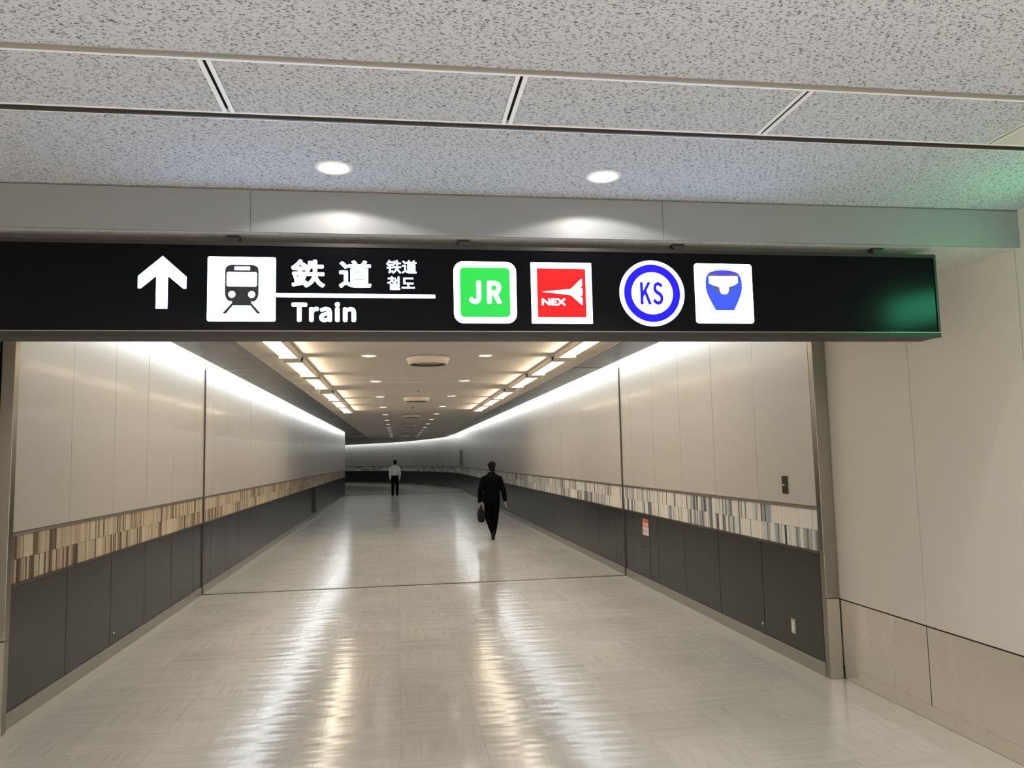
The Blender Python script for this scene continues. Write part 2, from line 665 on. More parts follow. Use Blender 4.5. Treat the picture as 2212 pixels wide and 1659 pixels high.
def area(parent, loc, watts, col, sx, sy, rot, spread=180, name='bulb'):
    l = bpy.data.lights.new(name, 'AREA')
    l.shape = 'RECTANGLE'
    l.size, l.size_y = sx, sy
    l.energy = watts
    l.color = col
    l.spread = math.radians(spread)
    o = bpy.data.objects.new(name, l)
    o.location = loc
    o.rotation_euler = rot
    link(o, parent)
    return o


# ------------------------------------------------------------------ floor
floor = struct(MB().box(-16, -8, -0.12, 8, 80, -0.004).build('floor', M['gap']))
BW = 0.15                                   # border strip beside the walls


def flo(name, x0, y0, x1, y1, m, z=0.0):
    g = 0.0004
    return piece(name, m, (x0 + g, y0 + g, -0.004), (x1 - x0 - 2 * g, y1 - y0 - 2 * g, 0.004 + z), parent=floor)


tiles = []
xa, xb = XL + BW, XR - BW
i0, i1 = math.floor((xa - TX0) / TILE), math.floor((xb - TX0) / TILE)
stuffm = MB()


def tile_rect(i, j):
    x0, x1 = TX0 + i * TILE, TX0 + (i + 1) * TILE
    y0, y1 = TY0 + j * TILE, TY0 + (j + 1) * TILE
    return max(x0, xa), y0, min(x1, xb), y1


count = 0
for j in range(-27, 70):
    for i in range(i0, i1 + 1):
        x0, y0, x1, y1 = tile_rect(i, j)
        if y1 < 3.9 or y0 > 16.3:
            if -8 < y0 < 41.5:
                g = 0.0007
                stuffm.box(x0 + g, y0 + g, -0.004, x1 - g, y1 - g, 0)
                stuffm.bm.verts.ensure_lookup_table()
                tilt = [random.gauss(0, 0.00025), random.gauss(0, 0.00040)]
                for q, (ux, uy) in enumerate(((-1, -1), (1, -1), (1, 1), (-1, 1))):
                    stuffm.bm.verts[-4 + q].co.z = ux * tilt[0] + uy * tilt[1]
            continue
        # the metal threshold strip cuts the row at the expansion joint
        ft = flo('tile', x0, y0, x1, y1, M['floor'])
        ft.rotation_euler = (random.gauss(0, 0.0008), random.gauss(0, 0.0005), 0)
        count += 1
o = stuffm.build('tile_field', M['floor'], floor)
o['kind'] = 'stuff'
# farther floor beyond the bend: one skin
far = MB().box(-15, 42.34, -0.004, 6, 78, 0).build('far_tile_field', M['floor'], floor)
far['kind'] = 'stuff'
for y in range(5, 41):
    ya = max(y, 5.9)
    flo('border_tile', XL - 0.06, ya, xa, y + 1, M['border'])
    flo('border_tile', xb, ya, XR + 0.06, y + 1, M['border'])
strip = struct(MB().box(XL, YJ - 0.026, 0, XR, YJ + 0.026, 0.005).build('trim_1', M['dark_rail']))

# ------------------------------------------------------------------ corridor walls
band_parts = {'left': 0, 'right': 0}


def band_rows(side, wall, pal, y0, y1, place, individual, joined):
    """two rows of narrow upright tiles; groups of tiles share a mood (pale or dark)"""
    zmid = (ZD0 + ZT) / 2 + 0.005
    for row, (za, zb) in enumerate(((ZD0 + 0.006, zmid - 0.001), (zmid + 0.001, ZT))):
        y = y0
        mood_end, dark, hue = y0, 0.2, 0
        while y < y1 - 0.004:
            if y >= mood_end:
                mood_end = y + random.uniform(0.25, 0.6)
                dark = random.choice((0.1, 0.2, 0.3, 0.4, 0.55, 0.65))
                hue = random.random()
            wmax = 0.095 if dark < 0.25 else 0.055
            w = random.choice((0.012, 0.018, 0.03, 0.05, wmax, wmax * 0.7))
            w = min(w, y1 - y)
            if random.random() < dark:
                k = random.choice((3, 4, 5, 3, 4))
                w = min(w, 0.028)
            else:
                k = random.choice((0, 0, 1, 2)) if hue < 0.5 else random.choice((1, 0, 2, 6))
            proud = 0.006 + random.uniform(0, 0.003)
            if band_parts[side] < 296 and y < individual:
                place(wall, 'tile', pal[k], y, w, za, zb, proud)
                band_parts[side] += 1
            else:
                joined.setdefault(k, MB())
                place(joined[k], None, None, y, w, za, zb, proud)
            y += w


def wall_side(side):
    s = 1 if side == 'left' else -1            # direction of the room from the wall
    x = XL if side == 'left' else XR
    back = 0.06
    yend = YE if side == 'left' else 43.0
    y0 = YF + 0.07
    lo, hi = sorted((x - s * 0.012, x - s * 0.25))
    wall = struct(MB().box(lo, y0, 0, hi, yend, 3.42).build('wall_' + side, M['gap']))

    def pan(name, m, a, b, z0, z1, gap, proud=0.0, jit=0.0):
        th = 0.012 + proud
        px = x - 0.012 if s > 0 else x - proud
        return piece(name, m, (px, a + gap / 2, z0), (th, b - a - gap, z1 - z0), parent=wall, tilt=(0, random.uniform(-jit, jit)))

    cuts = [y0]
    yy = 7.0
    while yy < yend - 0.2:
        cuts.append(yy)
        yy += 1.0
    cuts.append(yend)
    cuts = sorted(set(cuts + [YJ]))
    for a, b in zip(cuts, cuts[1:]):
        pan('wall_panel', M['panel'], a, b, ZT + 0.03, 3.40, 0.008, 0, 0.0012)
    dc = list(cuts)
    if side == 'right':
        dc = sorted(set([c for c in cuts if c not in (10.0, 11.0)] + [9.97, 10.31, 10.655, 11.04]))
    for a, b in zip(dc, dc[1:]):
        if side == 'right' and abs(a - 10.31) < 1e-6:
            continue                              # the access door stands here
        pan('dado_panel', M['dado'], a, b, ZB + 0.004, ZD0 - 0.018, 0.009, 0, 0.001)
    pan('dado_cap', M['dark_rail'], y0, yend, ZD0 - 0.014, ZD0 + 0.004, 0, 0.010)
    pan('band_rail', M['rail'], y0, yend, ZT + 0.002, ZT + 0.026, 0, 0.012)

    def place(target, name, m, y, w, za, zb, proud):
        g = 0.0012
        lo_, hi_ = (x - 0.011, x - 0.008 + proud) if s > 0 else (x + 0.008 - proud, x + 0.011)
        if name:
            piece(name, m, (lo_, y + g / 2, za), (hi_ - lo_, max(w - g, 0.004), zb - za), parent=target)
        else:
            target.box(lo_, y + g / 2, za, hi_, y + max(w - g, 0.004), zb)

    joined = {}
    pal = WOOD if side == 'left' else GLASS
    band_rows(side, wall, pal, y0, YJ - 0.02, place, 99, joined)
    band_rows(side, wall, pal, YJ + 0.02, yend, place, 99, joined)
    for k, mb in joined.items():
        o = mb.build('tile_field', pal[k], wall)
        o['kind'] = 'stuff'
    # base
    lo, hi = sorted((x - s * 0.012, x + s * 0.006))
    b = struct(MB().box(lo, y0, 0, hi, yend, ZB).build('baseboard_' + side, M['base']))
    # expansion joint trim
    lo, hi = sorted((x - s * 0.012, x + s * 0.018))
    struct(MB().box(lo, YJ - 0.016, 0, hi, YJ + 0.016, ZD).build('trim_2' if side == 'left' else 'trim_3', M['dark_rail']))
    return wall


wall_l = wall_side('left')
wall_r = wall_side('right')

# left corner return, where the side corridor opens
wl_end = struct(MB().box(-15, YE + 0.002, 0, XL - 0.014, YE + 0.25, 3.42).build('wall_corner', M['panel']))

# ------------------------------------------------------------------ far bend of the right wall
ctrl = [(3.40, 42.0), (3.40, 43.0), (3.27, 44.6), (2.95, 46.8), (2.32, 49.6), (1.50, 53.0), (0.0, 57.2), (-2.87, 61.9), (-4.4, 64.0), (-9.0, 70.2), (-14.0, 77.0)]


def catmull(P, step=1.0):
    out = []
    for k in range(1, len(P) - 2):
        p0, p1, p2, p3 = (Vector(p) for p in P[k - 1:k + 3])
        n = max(1, round((p2 - p1).length / step))
        for i in range(n):
            t = i / n
            out.append(0.5 * (2 * p1 + (p2 - p0) * t + (2 * p0 - 5 * p1 + 4 * p2 - p3) * t * t + (3 * p1 - p0 - 3 * p2 + p3) * t ** 3))
    out.append(Vector(P[-2]))
    return out


path = catmull(ctrl)


def normal_at(k):
    a, b = path[max(0, k - 1)], path[min(len(path) - 1, k + 1)]
    d = (b - a).normalized()
    return Vector((-d.y, d.x))


def ribbon(offs_a, offs_b, z0, z1):
    """solid following the bend between two offsets from the wall line (positive = into the room)"""
    mb = MB()
    rings = []
    for k, p in enumerate(path):
        n = normal_at(k)
        a, b = p + n * offs_a, p + n * offs_b
        rings.append([(a.x, a.y, z0), (b.x, b.y, z0), (b.x, b.y, z1), (a.x, a.y, z1)])
    return mb.loft(rings, True)


wall_far = struct(ribbon(-0.25, -0.014, 0, 3.42).build('wall_far', M['gap']))
for k in range(len(path) - 1):
    a, b = path[k], path[k + 1]
    d = b - a
    ang = math.atan2(d.y, d.x)
    for name, m, z0, z1, g, off in (('wall_panel', M['panel'], ZT + 0.03, 3.40, 0.005, 0), ('dado_panel', M['dado'], ZB + 0.004, ZD0 - 0.018, 0.009, 0)):
        piece(name, m, (a.x, a.y, z0), (d.length - g, -0.012, z1 - z0), rz=ang, parent=wall_far)
    zmid = (ZD0 + ZT) / 2
    for za, zb in ((ZD0 + 0.006, zmid), (zmid + 0.002, ZT)):
        t = 0.0
        while t < d.length - 0.05:
            w = min(random.uniform(0.25, 0.6), d.length - t)
            p = a + d.normalized() * t
            piece('tile', random.choice((GLASS[1], GLASS[2], GLASS[3], GLASS[2], GLASS[6])), (p.x, p.y, za), (w - 0.004, -0.010, zb - za), rz=ang, parent=wall_far)
            t += w
ribbon(-0.012, 0.010, ZD0 - 0.014, ZD0 + 0.004).build('dado_cap', M['dark_rail'], wall_far)
ribbon(-0.012, 0.012, ZT + 0.002, ZT + 0.026).build('band_rail', M['rail'], wall_far)
struct(ribbon(-0.012, 0.008, 0, ZB).build('baseboard_far', M['base']))
ribbon(0.0, 0.16, -0.004, 0.0006).build('border_tile', M['border'], floor)

# ------------------------------------------------------------------ ceilings
ceiling = struct(MB().box(-16, -8, 3.43, 8, 80, 3.5).build('ceiling', M['gap']))


def cp(name, m, x0, y0, z0, x1, y1, z1):
    return piece(name, m, (x0, y0, z0), (x1 - x0, y1 - y0, z1 - z0), parent=ceiling)


# foyer: boards toward the camera, a row of tiles between two slots, the board with the downlights
G1a, G1b, G2a, G2b = 2.528, 2.572, 2.985, 3.032
for k, (a, b) in enumerate(((-8.0, -4.5), (-4.5, -1.0), (-1.0, G1a))):
    bevel(MB().box(XNL, a + (0.004 if k else 0), ZC - 0.006, XNR, b, 3.20).build('ceiling_board', M['acoustic'], ceiling), 0.012, 3)
cp('slot_channel', M['channel'], XNL, G1a - 0.01, ZC + 0.006, XNR, 2.552, ZC + 0.05)
cp('slot_base', M['channel'], XNL, 2.552, ZC - 0.0025, XNR, 2.562, ZC + 0.03)
cp('slot_channel', M['gap'], XNL, 2.955, ZC + 0.016, XNR, G2b + 0.01, ZC + 0.05)
# metal lips beside the slots
cp('slot_lip', M['tbar'], XNL, 2.562, ZC - 0.002, XNR, 2.576, ZC + 0.03)
cp('slot_lip', M['tbar'], XNL, 2.971, ZC - 0.002, XNR, 2.979, ZC + 0.03)
cp('slot_base', M['dark_rail'], XNL, 2.979, ZC + 0.008, XNR, 3.010, ZC + 0.015)
cp('slot_base', M['dark_rail'], XNL, 3.010, ZC - 0.003, XNR, 3.021, ZC + 0.03)
cp('slot_lip', M['tbar'], XNL, 3.021, ZC - 0.002, XNR, 3.030, ZC + 0.03)
JX = [XNL, -1.713, -0.631, 0.445, 1.535, 2.615]
for k in range(5):
    a, b = JX[k], JX[k + 1]
    cp('ceiling_tile', M['acoustic'], a + (0.024 if k else 0), 2.579, ZC, b - 0.024, 2.967, ZC + 0.02)
    for q, (u, w) in enumerate(((b - 0.0225, b - 0.0060), (b + 0.0060, b + 0.0225))):
        cp('tee_bar', M['tbar'] if k < 4 else M['kedge'], u, 2.577, ZC - 0.0025, w, 2.970, ZC + 0.002)
cp('slot_channel', M['gap'], XNL, 2.577, ZC + 0.018, XNR, 2.970, ZC + 0.03)
cp('end_board', M['kceil'], 2.639, 2.577, ZC, XNR, 2.970, ZC + 0.014)

# board with two downlight holes: built as strips round the openings
LX = (-0.282, 0.995)
LY = 3.515
db = MB()
hole = 0.080
n = 40


def holed_board(mb, x0, x1, y0, y1, z, centres, r):
    """flat board with round holes; cells of a strip hold one hole each"""
    cuts = [x0] + [(a + b) / 2 for a, b in zip(centres, centres[1:])] + [x1]
    for c, (a, b) in zip(centres, zip(cuts, cuts[1:])):
        inner, outer = [], []
        for i in range(n):
            t = 2 * math.pi * i / n
            dx, dy = math.cos(t), math.sin(t)
            inner.append((c + r * dx, LY + r * dy))
            sx = (b - c) / dx if dx > 1e-9 else ((a - c) / dx if dx < -1e-9 else 1e9)
            sy = (y1 - LY) / dy if dy > 1e-9 else ((y0 - LY) / dy if dy < -1e-9 else 1e9)
            s_ = min(sx, sy)
            outer.append((c + s_ * dx, LY + s_ * dy))
        # corners
        vi = [mb.bm.verts.new((p[0], p[1], z)) for p in inner]
        vo = [mb.bm.verts.new((p[0], p[1], z)) for p in outer]
        cr = {}
        for i in range(n):
            j = (i + 1) % n
            p, q = outer[i], outer[j]
            onx = lambda pt: abs(pt[0] - a) < 1e-6 or abs(pt[0] - b) < 1e-6
            if abs(p[0] - q[0]) > 1e-6 and abs(p[1] - q[1]) > 1e-6:
                cxn = p[0] if onx(p) else q[0]
                cyn = q[1] if onx(p) else p[1]
                vc = mb.bm.verts.new((cxn, cyn, z))
                mb.bm.faces.new((vi[i], vo[i], vc, vo[j], vi[j]))
            else:
                mb.bm.faces.new((vi[i], vo[i], vo[j], vi[j]))


holed_board(db, XNL, XNR, 3.031, YH, ZC, list(LX), hole)
o = db.build('ceiling_board', M['acoustic'], ceiling)
sd = o.modifiers.new('solid', 'SOLIDIFY')
sd.thickness = 0.02
sd.offset = -1
if sum(p.normal.z for p in o.data.polygons) > 0:
    o.data.flip_normals()

# header: two-part enamel face, soffit behind it, and the lintel over the opening
header = struct(MB().box(XNL, YH + 0.012, ZS + 0.004, XNR, YH + 0.05, 3.30).build('wall_header', M['gap']))
for a, b in ((XNL, -0.7065), (-0.7045, 1.4), (1.402, XNR - 0.004)):
    piece('header_panel', M['header'], (a, YH, ZS - 0.001), (b - a, 0.014, ZC - ZS - 0.006), parent=header)
piece('header_cap', M['rail'], (XNL, YH + 0.001, ZC - 0.0045), (XNR - XNL, 0.03, 0.004), parent=header)
sof = MB().box(XNL, YH + 0.014, ZS, XNR, YF + 0.1, ZS + 0.05).build('soffit_board', M['soffit_board'], ceiling)

# corridor ceilings
KL, KR = -1.60, 2.40
cp('corridor_board', M['kceil'], KL, YF + 0.1, ZK, KR, 12.395, 3.40)
cp('corridor_board', M['kceil'], KL, 12.402, ZK, KR, 24.40, 3.40)
cp('corridor_board', M['kceil'], KL, 24.405, ZK, KR, YE + 1.0, 3.40)
cp('joint_bead', M['tbar'], KL, 12.394, ZK - 0.004, KR, 12.403, ZK + 0.02)
for x0, x1 in ((KL - 0.020, KL - 0.002), (KR + 0.002, KR + 0.020)):
    cp('edge_bead', M['kedge'], x0, YF + 0.1, ZK - 0.004, x1, YE + 1.0, ZK + 0.13)
EL, ER = -2.46, 3.135
ys = [YF + 0.1, YJ]
while ys[-1] < YE - 0.3:
    ys.append(min(YE, ys[-1] + 6.0))
for a, b in zip(ys, ys[1:]):
    cp('soffit_panel', M['soffit'], EL, a + 0.004, ZD, KL - 0.02, b - 0.004, ZD + 0.02)
for a, b in zip(ys, ys[1:]):
    cp('soffit_panel', M['soffit'], KR + 0.02, a + 0.004, ZD, ER, (b if b < YE else 43.0) - 0.004, ZD + 0.02)
cp('joint_bead', M['kedge'], EL, YJ - 0.012, ZD - 0.005, KL - 0.02, YJ + 0.012, ZD + 0.01)
cp('joint_bead', M['dark_rail'], KR + 0.02, YJ - 0.012, ZD - 0.005, ER, YJ + 0.012, ZD + 0.01)
# far ceiling follows the bend
fm = MB()
poly = [(-15.0, YE + 1.0), (KR, YE + 1.0)] + [tuple(p + normal_at(k) * 0.55) for k, p in enumerate(path)]
bot = [fm.bm.verts.new((x, y, ZK)) for x, y in poly]
top = [fm.bm.verts.new((x, y, 3.40)) for x, y in poly]
fm.bm.faces.new(bot)
fm.bm.faces.new(list(reversed(top)))
for i in range(len(poly)):
    j = (i + 1) % len(poly)
    fm.bm.faces.new((bot[i], bot[j], top[j], top[i]))
fm.build('corridor_board', M['kceil'], ceiling)
ribbon(0.265, 0.56, ZD - 0.02, ZD).build('soffit_panel', M['soffit'], ceiling)
cp('soffit_panel', M['soffit'], -15, YE + 0.30, ZD, EL + 0.002, YE + 1.0, ZD + 0.02)
cp('soffit_panel', M['soffit'], EL, YE, ZD, KL - 0.02, YE + 1.0, ZD + 0.02)

# ------------------------------------------------------------------ foyer walls, opening frame
def foyer_wall(side):
    s = -1 if side == 'right' else 1
    x = XNR if side == 'right' else XNL
    lo, hi = sorted((x - s * 0.012, x - s * 0.2))
    w = struct(MB().box(lo, -8, 0, hi, YF + 0.2, 3.42).build('wall_foyer_' + side, M['gap']))
    cuts = [-8 + k for k in range(0, 12)] + [3.87, 4.868, YF - 0.03]
    cuts = [c for c in cuts if c < 3.5] + [3.87, 4.868, YF + 0.02]
    for a, b in zip(cuts, cuts[1:]):
        for name, m, z0, z1, g in (('wall_panel', M['foyer_panel'], 0.628, ZC + 0.02, 0.007), ('kick_panel', M['foyer_steel'], 0.104, 0.618, 0.009)):
            lo = x - 0.012 if s > 0 else x
            piece(name, m, (lo, a + g / 2, z0), (0.012, b - a - g, z1 - z0), parent=w)
    lo, hi = sorted((x - s * 0.012, x - s * 0.002))
    struct(MB().box(lo, -8, 0, hi, YF, 0.102).build('baseboard_foyer_' + side, M['foyer_steel']))
    lo, hi = (XR - BW, XNR) if side == 'right' else (XNL, XL + BW)
    flo_x = (lo, hi)
    for y in range(-8, 6):
        flo('border_tile', lo, y, hi + 0.0, min(y + 1, 5.9), M['border'])
    return w


wall_fr = foyer_wall('right')
wall_fl = foyer_wall('left')
struct(MB().box(-3.2, -8.2, 0, 3.9, -8.0, 3.43).build('wall_back', M['foyer_panel']))

# steel frame round the opening: two jambs (each with a lower shoe) and a lintel
for nm, xa_, xb_ in (('trim_4', XR, XNR - 0.006), ('trim_5', -2.777, -2.690)):
    j = struct(MB().box(xa_, YF, 0.632, xb_, YF + 0.068, ZS).build(nm, M['steel']))
    bevel(j, 0.003)
    lo = MB().box(xa_, YF, 0.0, xb_, YF + 0.068, 0.629).build('lower_cladding', M['steel'], j)
    bevel(lo, 0.003)
struct(MB().box(-2.69, YF, 2.80, XR, YF + 0.068, ZS).build('trim_6', M['steel']))
# closing pieces behind the frame above the corridor
struct(MB().box(-3.0, YF + 0.068, ZS, 3.7, YF + 0.098, 3.43).build('trim_7', M['kceil']))

# ------------------------------------------------------------------ hanging direction sign
SY = 3.86
sign = empty('direction_sign', (0.33, SY + 0.09, 2.432), 'long black illuminated hanging sign with white arrow, train symbols and lettering', 'sign')
OFF = Vector((-0.33, -(SY + 0.09), -2.432))


def sp(o):
    o.location = OFF
    return o


SX0, SX1 = -2.36, 3.007
hb = MB()
hb.box(SX0, SY + 0.010, 2.434, SX1, SY + 0.178, 2.902)
sp(bevel(hb.build('housing', M['sign_frame'], sign), 0.004))
fr = MB()
fr.box(SX0, SY, 2.432, SX1, SY + 0.012, 2.461)
fr.box(SX0, SY, 2.885, SX1, SY + 0.012, 2.904)
fr.box(SX0, SY, 2.461, SX0 + 0.014, SY + 0.012, 2.885)
fr.box(SX1 - 0.013, SY, 2.461, SX1, SY + 0.012, 2.885)
sp(fr.build('frame', M['sign_frame'], sign))
lip = MB().box(SX0, SY - 0.003, 2.458, SX1, SY + 0.004, 2.462).build('glass_bead', M['rail'], sign)
sp(lip)
sp(MB().box(SX0 + 0.012, SY + 0.006, 2.460, SX1 - 0.012, SY + 0.0098, 2.886).build('face_panel', M['sign_face'], sign))
for hx in (-1.94, -0.802, 0.346, 1.508, 2.68):
    h = MB().loft([[(hx + a * 0.032, SY + 0.055 + b * 0.022, ZS) for a, b in ((-1, -1), (1, -1), (1, 1), (-1, 1))],
                   [(hx + a * 0.032, SY + 0.055 + b * 0.022, ZS - 0.012) for a, b in ((-1, -1), (1, -1), (1, 1), (-1, 1))],
                   [(hx + a * 0.020, SY + 0.055 + b * 0.018, 2.900) for a, b in ((-1, -1), (1, -1), (1, 1), (-1, 1))]])
    sp(h.build('hanger', M['black'], sign))

yb = SY + 0.0040      # face of the lit plates (front), 2 mm proud of the acrylic


def lit(name, loops, m, parent=sign, lift=0.0):
    o = curve_shape(name, loops, yb - lift, 0.002, m, parent)
    if parent is sign:
        sp(o)
    return o


# arrow
lit('arrow', [[(-1.120, 2.828), (-1.231, 2.728), (-1.2315, 2.668), (-1.218, 2.667), (-1.148, 2.7295), (-1.148, 2.569), (-1.0945, 2.569), (-1.0945, 2.7295),
              (-1.0225, 2.667), (-1.009, 2.668), (-1.009, 2.7265)]], M['lit_white'])
# train pictogram
tp = lit('train_pictogram', [rrect(-0.9118, 2.508, -0.5895, 2.829, 0.009)], M['lit_white'])
body = [(-0.829, 2.765), (-0.825, 2.777), (-0.816, 2.785), (-0.803, 2.789), (-0.697, 2.789), (-0.684, 2.785), (-0.675, 2.777), (-0.671, 2.765), (-0.6705, 2.645), (-0.674, 2.628),
        (-0.681, 2.615), (-0.690, 2.607), (-0.706, 2.606), (-0.704, 2.598), (-0.6595, 2.5465), (-0.677, 2.5465), (-0.709, 2.5865), (-0.792, 2.5865), (-0.823, 2.5465), (-0.8407, 2.5465),
        (-0.797, 2.598), (-0.795, 2.606), (-0.810, 2.607), (-0.819, 2.615), (-0.826, 2.628), (-0.8295, 2.645)]
lit('train_front', [body, rrect(-0.7865, 2.762, -0.7125, 2.781, 0.004), rrect(-0.8215, 2.681, -0.679, 2.7535, 0.008), circle(-0.797, 2.6415, 0.0168, n=24), circle(-0.7035, 2.6415, 0.0168, n=24)],
    M['ink'], tp, 0.0012)
# words
sp(text_shape('kanji_lettering', '鉄', (-0.5171, 2.6796, -0.3522, 2.8218), yb, 0.002, M['lit_white'], sign, 0.0042))
sp(text_shape('kanji_lettering', '道', (-0.2851, 2.6794, -0.1246, 2.8207), yb, 0.002, M['lit_white'], sign, 0.0042))
sp(text_shape('small_kanji_lettering', '铁道', (-0.0511, 2.7561, 0.1024, 2.8256), yb, 0.002, M['lit_white'], sign, 0.0014))
sp(text_shape('hangul_lettering', '철도', (-0.0462, 2.6723, 0.0923, 2.741), yb, 0.002, M['lit_white'], sign, 0.0016))
lit('underline', [rrect(-0.5890, 2.6300, 0.1935, 2.6495, 0.004)], M['lit_white'])
sp(text_shape('train_lettering', 'Train', (-0.5143, 2.5060, -0.2015, 2.6075), yb, 0.002, M['lit_white'], sign, 0.0055, spacing=1.03))
# green railway mark
jr = lit('green_emblem', [rrect(0.2878, 2.5028, 0.6116, 2.8238, 0.050, 8)], M['lit_white'])
lit('green_field', [rrect(0.3206, 2.535, 0.5776, 2.7925, 0.022, 6)], M['lit_green'], jr, 0.0010)
text_shape('emblem_lettering', 'JR', (0.3651, 2.6024, 0.5344, 2.7240), yb - 0.0022, 0.002, M['lit_white'], jr, 0.0064, spacing=1.10)
# red express mark
nx = lit('red_emblem', [rrect(0.6885, 2.5030, 1.0115, 2.8252, 0.003)], M['lit_white'])
lit('red_field', [[(0.7205, 2.536), (0.9785, 2.536), (0.9785, 2.793), (0.7205, 2.793)]], M['lit_red'], nx, 0.0010)
lit('aircraft_shape', [[(0.7479, 2.6690), (0.800, 2.6755), (0.8954, 2.6850), (0.906, 2.6925), (0.9545, 2.7395), (0.9588, 2.7380), (0.9580, 2.7010), (0.9445, 2.6905), (0.9600, 2.6900),
                        (0.9600, 2.6512), (0.9450, 2.6505), (0.9590, 2.6370), (0.9590, 2.6020), (0.9545, 2.6020), (0.902, 2.6490), (0.893, 2.6535), (0.800, 2.6640)]], M['lit_white'], nx, 0.0022)
text_shape('emblem_lettering', 'NEX', (0.7425, 2.5981, 0.8701, 2.6345), yb - 0.0022, 0.002, M['lit_white'], nx, 0.0022, cjk=False)
# blue round mark
kcx, kcz = 1.3393, 2.6673
ks = lit('round_emblem', [circle(kcx, kcz, 0.1785, 0.1768, 64)], M['lit_white'])
lit('blue_ring', [circle(kcx, kcz, 0.1545, 0.1548, 64), circle(kcx, kcz, 0.1138, 0.1132, 64)], M['lit_blue'], ks, 0.0010)
text_shape('emblem_lettering', 'K', (1.2735, 2.6062, 1.3345, 2.7272), yb - 0.0010, 0.002, M['lit_blue'], ks, 0.0035)
text_shape('emblem_lettering', 'S', (1.3425, 2.6055, 1.3995, 2.7282), yb - 0.0010, 0.002, M['lit_blue'], ks, 0.0035)
# limited-express train mark
sk = lit('blue_train_pictogram', [rrect(1.5773, 2.5072, 1.9043, 2.8325, 0.016)], M['lit_white'])
nose = [(1.6905, 2.5772), (1.793, 2.5772), (1.8090, 2.607), (1.826, 2.642), (1.8385, 2.672), (1.8445, 2.70), (1.8445, 2.735), (1.839, 2.760), (1.829, 2.777), (1.812, 2.788), (1.785, 2.7945), (1.741, 2.7970),
        (1.697, 2.7945), (1.670, 2.788), (1.654, 2.777), (1.644, 2.760), (1.6385, 2.735), (1.6385, 2.70), (1.644, 2.672), (1.657, 2.642), (1.674, 2.607)]
lit('train_nose', [nose], M['lit_sky'], sk, 0.0010)
lit('roof_dome', [[(1.675, 2.7935), (1.692, 2.800), (1.715, 2.804), (1.742, 2.806), (1.769, 2.804), (1.792, 2.800), (1.806, 2.794), (1.785, 2.7950), (1.742, 2.7975), (1.697, 2.7950)]], M['lit_paleblue'], sk, 0.0006)
lit('roof_panel', [[(1.657, 2.782), (1.690, 2.791), (1.741, 2.794), (1.792, 2.791), (1.824, 2.782), (1.8205, 2.7655), (1.6595, 2.7655)]], M['lit_violet'], sk, 0.0016)
for x0, x1 in ((1.660, 1.708), (1.774, 1.820)):
    lit('roof_louvre', [[(x0, 2.767), (x1, 2.767), (x1, 2.7755), (x0, 2.7775)]], M['lit_grey'], sk, 0.0020)
lit('nose_mask', [[(1.6600, 2.7230), (1.741, 2.7010), (1.8215, 2.7280), (1.771, 2.6770), (1.760, 2.6690), (1.719, 2.6690), (1.706, 2.6770)]], M['lit_grey'], sk, 0.0016)
lit('windscreen', [[(1.6580, 2.7635), (1.7402, 2.7640), (1.7402, 2.7015), (1.715, 2.7045), (1.680, 2.714), (1.6580, 2.7250)]], M['lit_white'], sk, 0.0022)
lit('windscreen', [[(1.7418, 2.7640), (1.8205, 2.7640), (1.8215, 2.7290), (1.802, 2.716), (1.767, 2.705), (1.7418, 2.7015)]], M['lit_white'], sk, 0.0022)
lit('headlight', [[(1.7150, 2.7030), (1.741, 2.6985), (1.7675, 2.7030), (1.766, 2.682), (1.759, 2.6700), (1.750, 2.6655), (1.733, 2.6655), (1.724, 2.6700), (1.717, 2.682)]], M['lit_white'], sk, 0.0026)
lit('shadow_mark', [[(1.7925, 2.5350), (1.8040, 2.5430), (1.7970, 2.5440), (1.7920, 2.5400)]], M['lit_grey'], sk, 0.0010)
lit('shadow_mark', [[(1.6840, 2.5390), (1.6880, 2.5385), (1.6885, 2.5425)]], M['lit_grey'], sk, 0.0010)


# ------------------------------------------------------------------ lamps
def downlight(loc, label, group, r, watts, disc, big):
    t = empty('downlight', loc, label, 'downlight', group)
    if big:
        MB().lathe([(r * 0.86, 0.016), (r * 0.90, 0.004), (r * 0.95, -0.003), (r * 1.10, -0.0045), (r * 1.18, -0.0005), (r * 1.18, 0.0)], 48).build('trim_ring', M['white'], t, True)
        MB().lathe([(r * 0.70, 0.055), (r * 0.8, 0.03), (r * 0.87, 0.012)], 48).build('reflector', M['reflector'], t, True)
        MB().lathe([(0.0005, 0.012), (r * 0.5, 0.012), (r * 0.85, 0.012), (r * 0.85, 0.0135)], 48).build('lens', disc, t)
    else:
        MB().lathe([(r * 0.98, 0.0), (r * 1.0, -0.012), (r * 1.16, -0.010), (r * 1.2, 0.0)], 24).build('trim_ring', M['white'], t, True)
        MB().lathe([(0.0005, -0.011), (r * 0.6, -0.011), (r * 0.99, -0.009)], 24).build('lens', disc, t)
    spot(t, (0, 0, -0.004 if big else -0.02), watts, WARMISH, 146 if big else 150, 0.12, 0.02)
    return t


downlight((LX[0], LY, ZC), 'round lit downlight in speckled ceiling above the train symbol and large kanji', 'foyer downlights', 0.073, W_DOWN_NEAR, M['lamp_disc'], True)
downlight((LX[1], LY, ZC), 'round lit downlight in speckled ceiling above the red and round emblems', 'foyer downlights', 0.073, W_DOWN_NEAR, M['lamp_disc'], True)

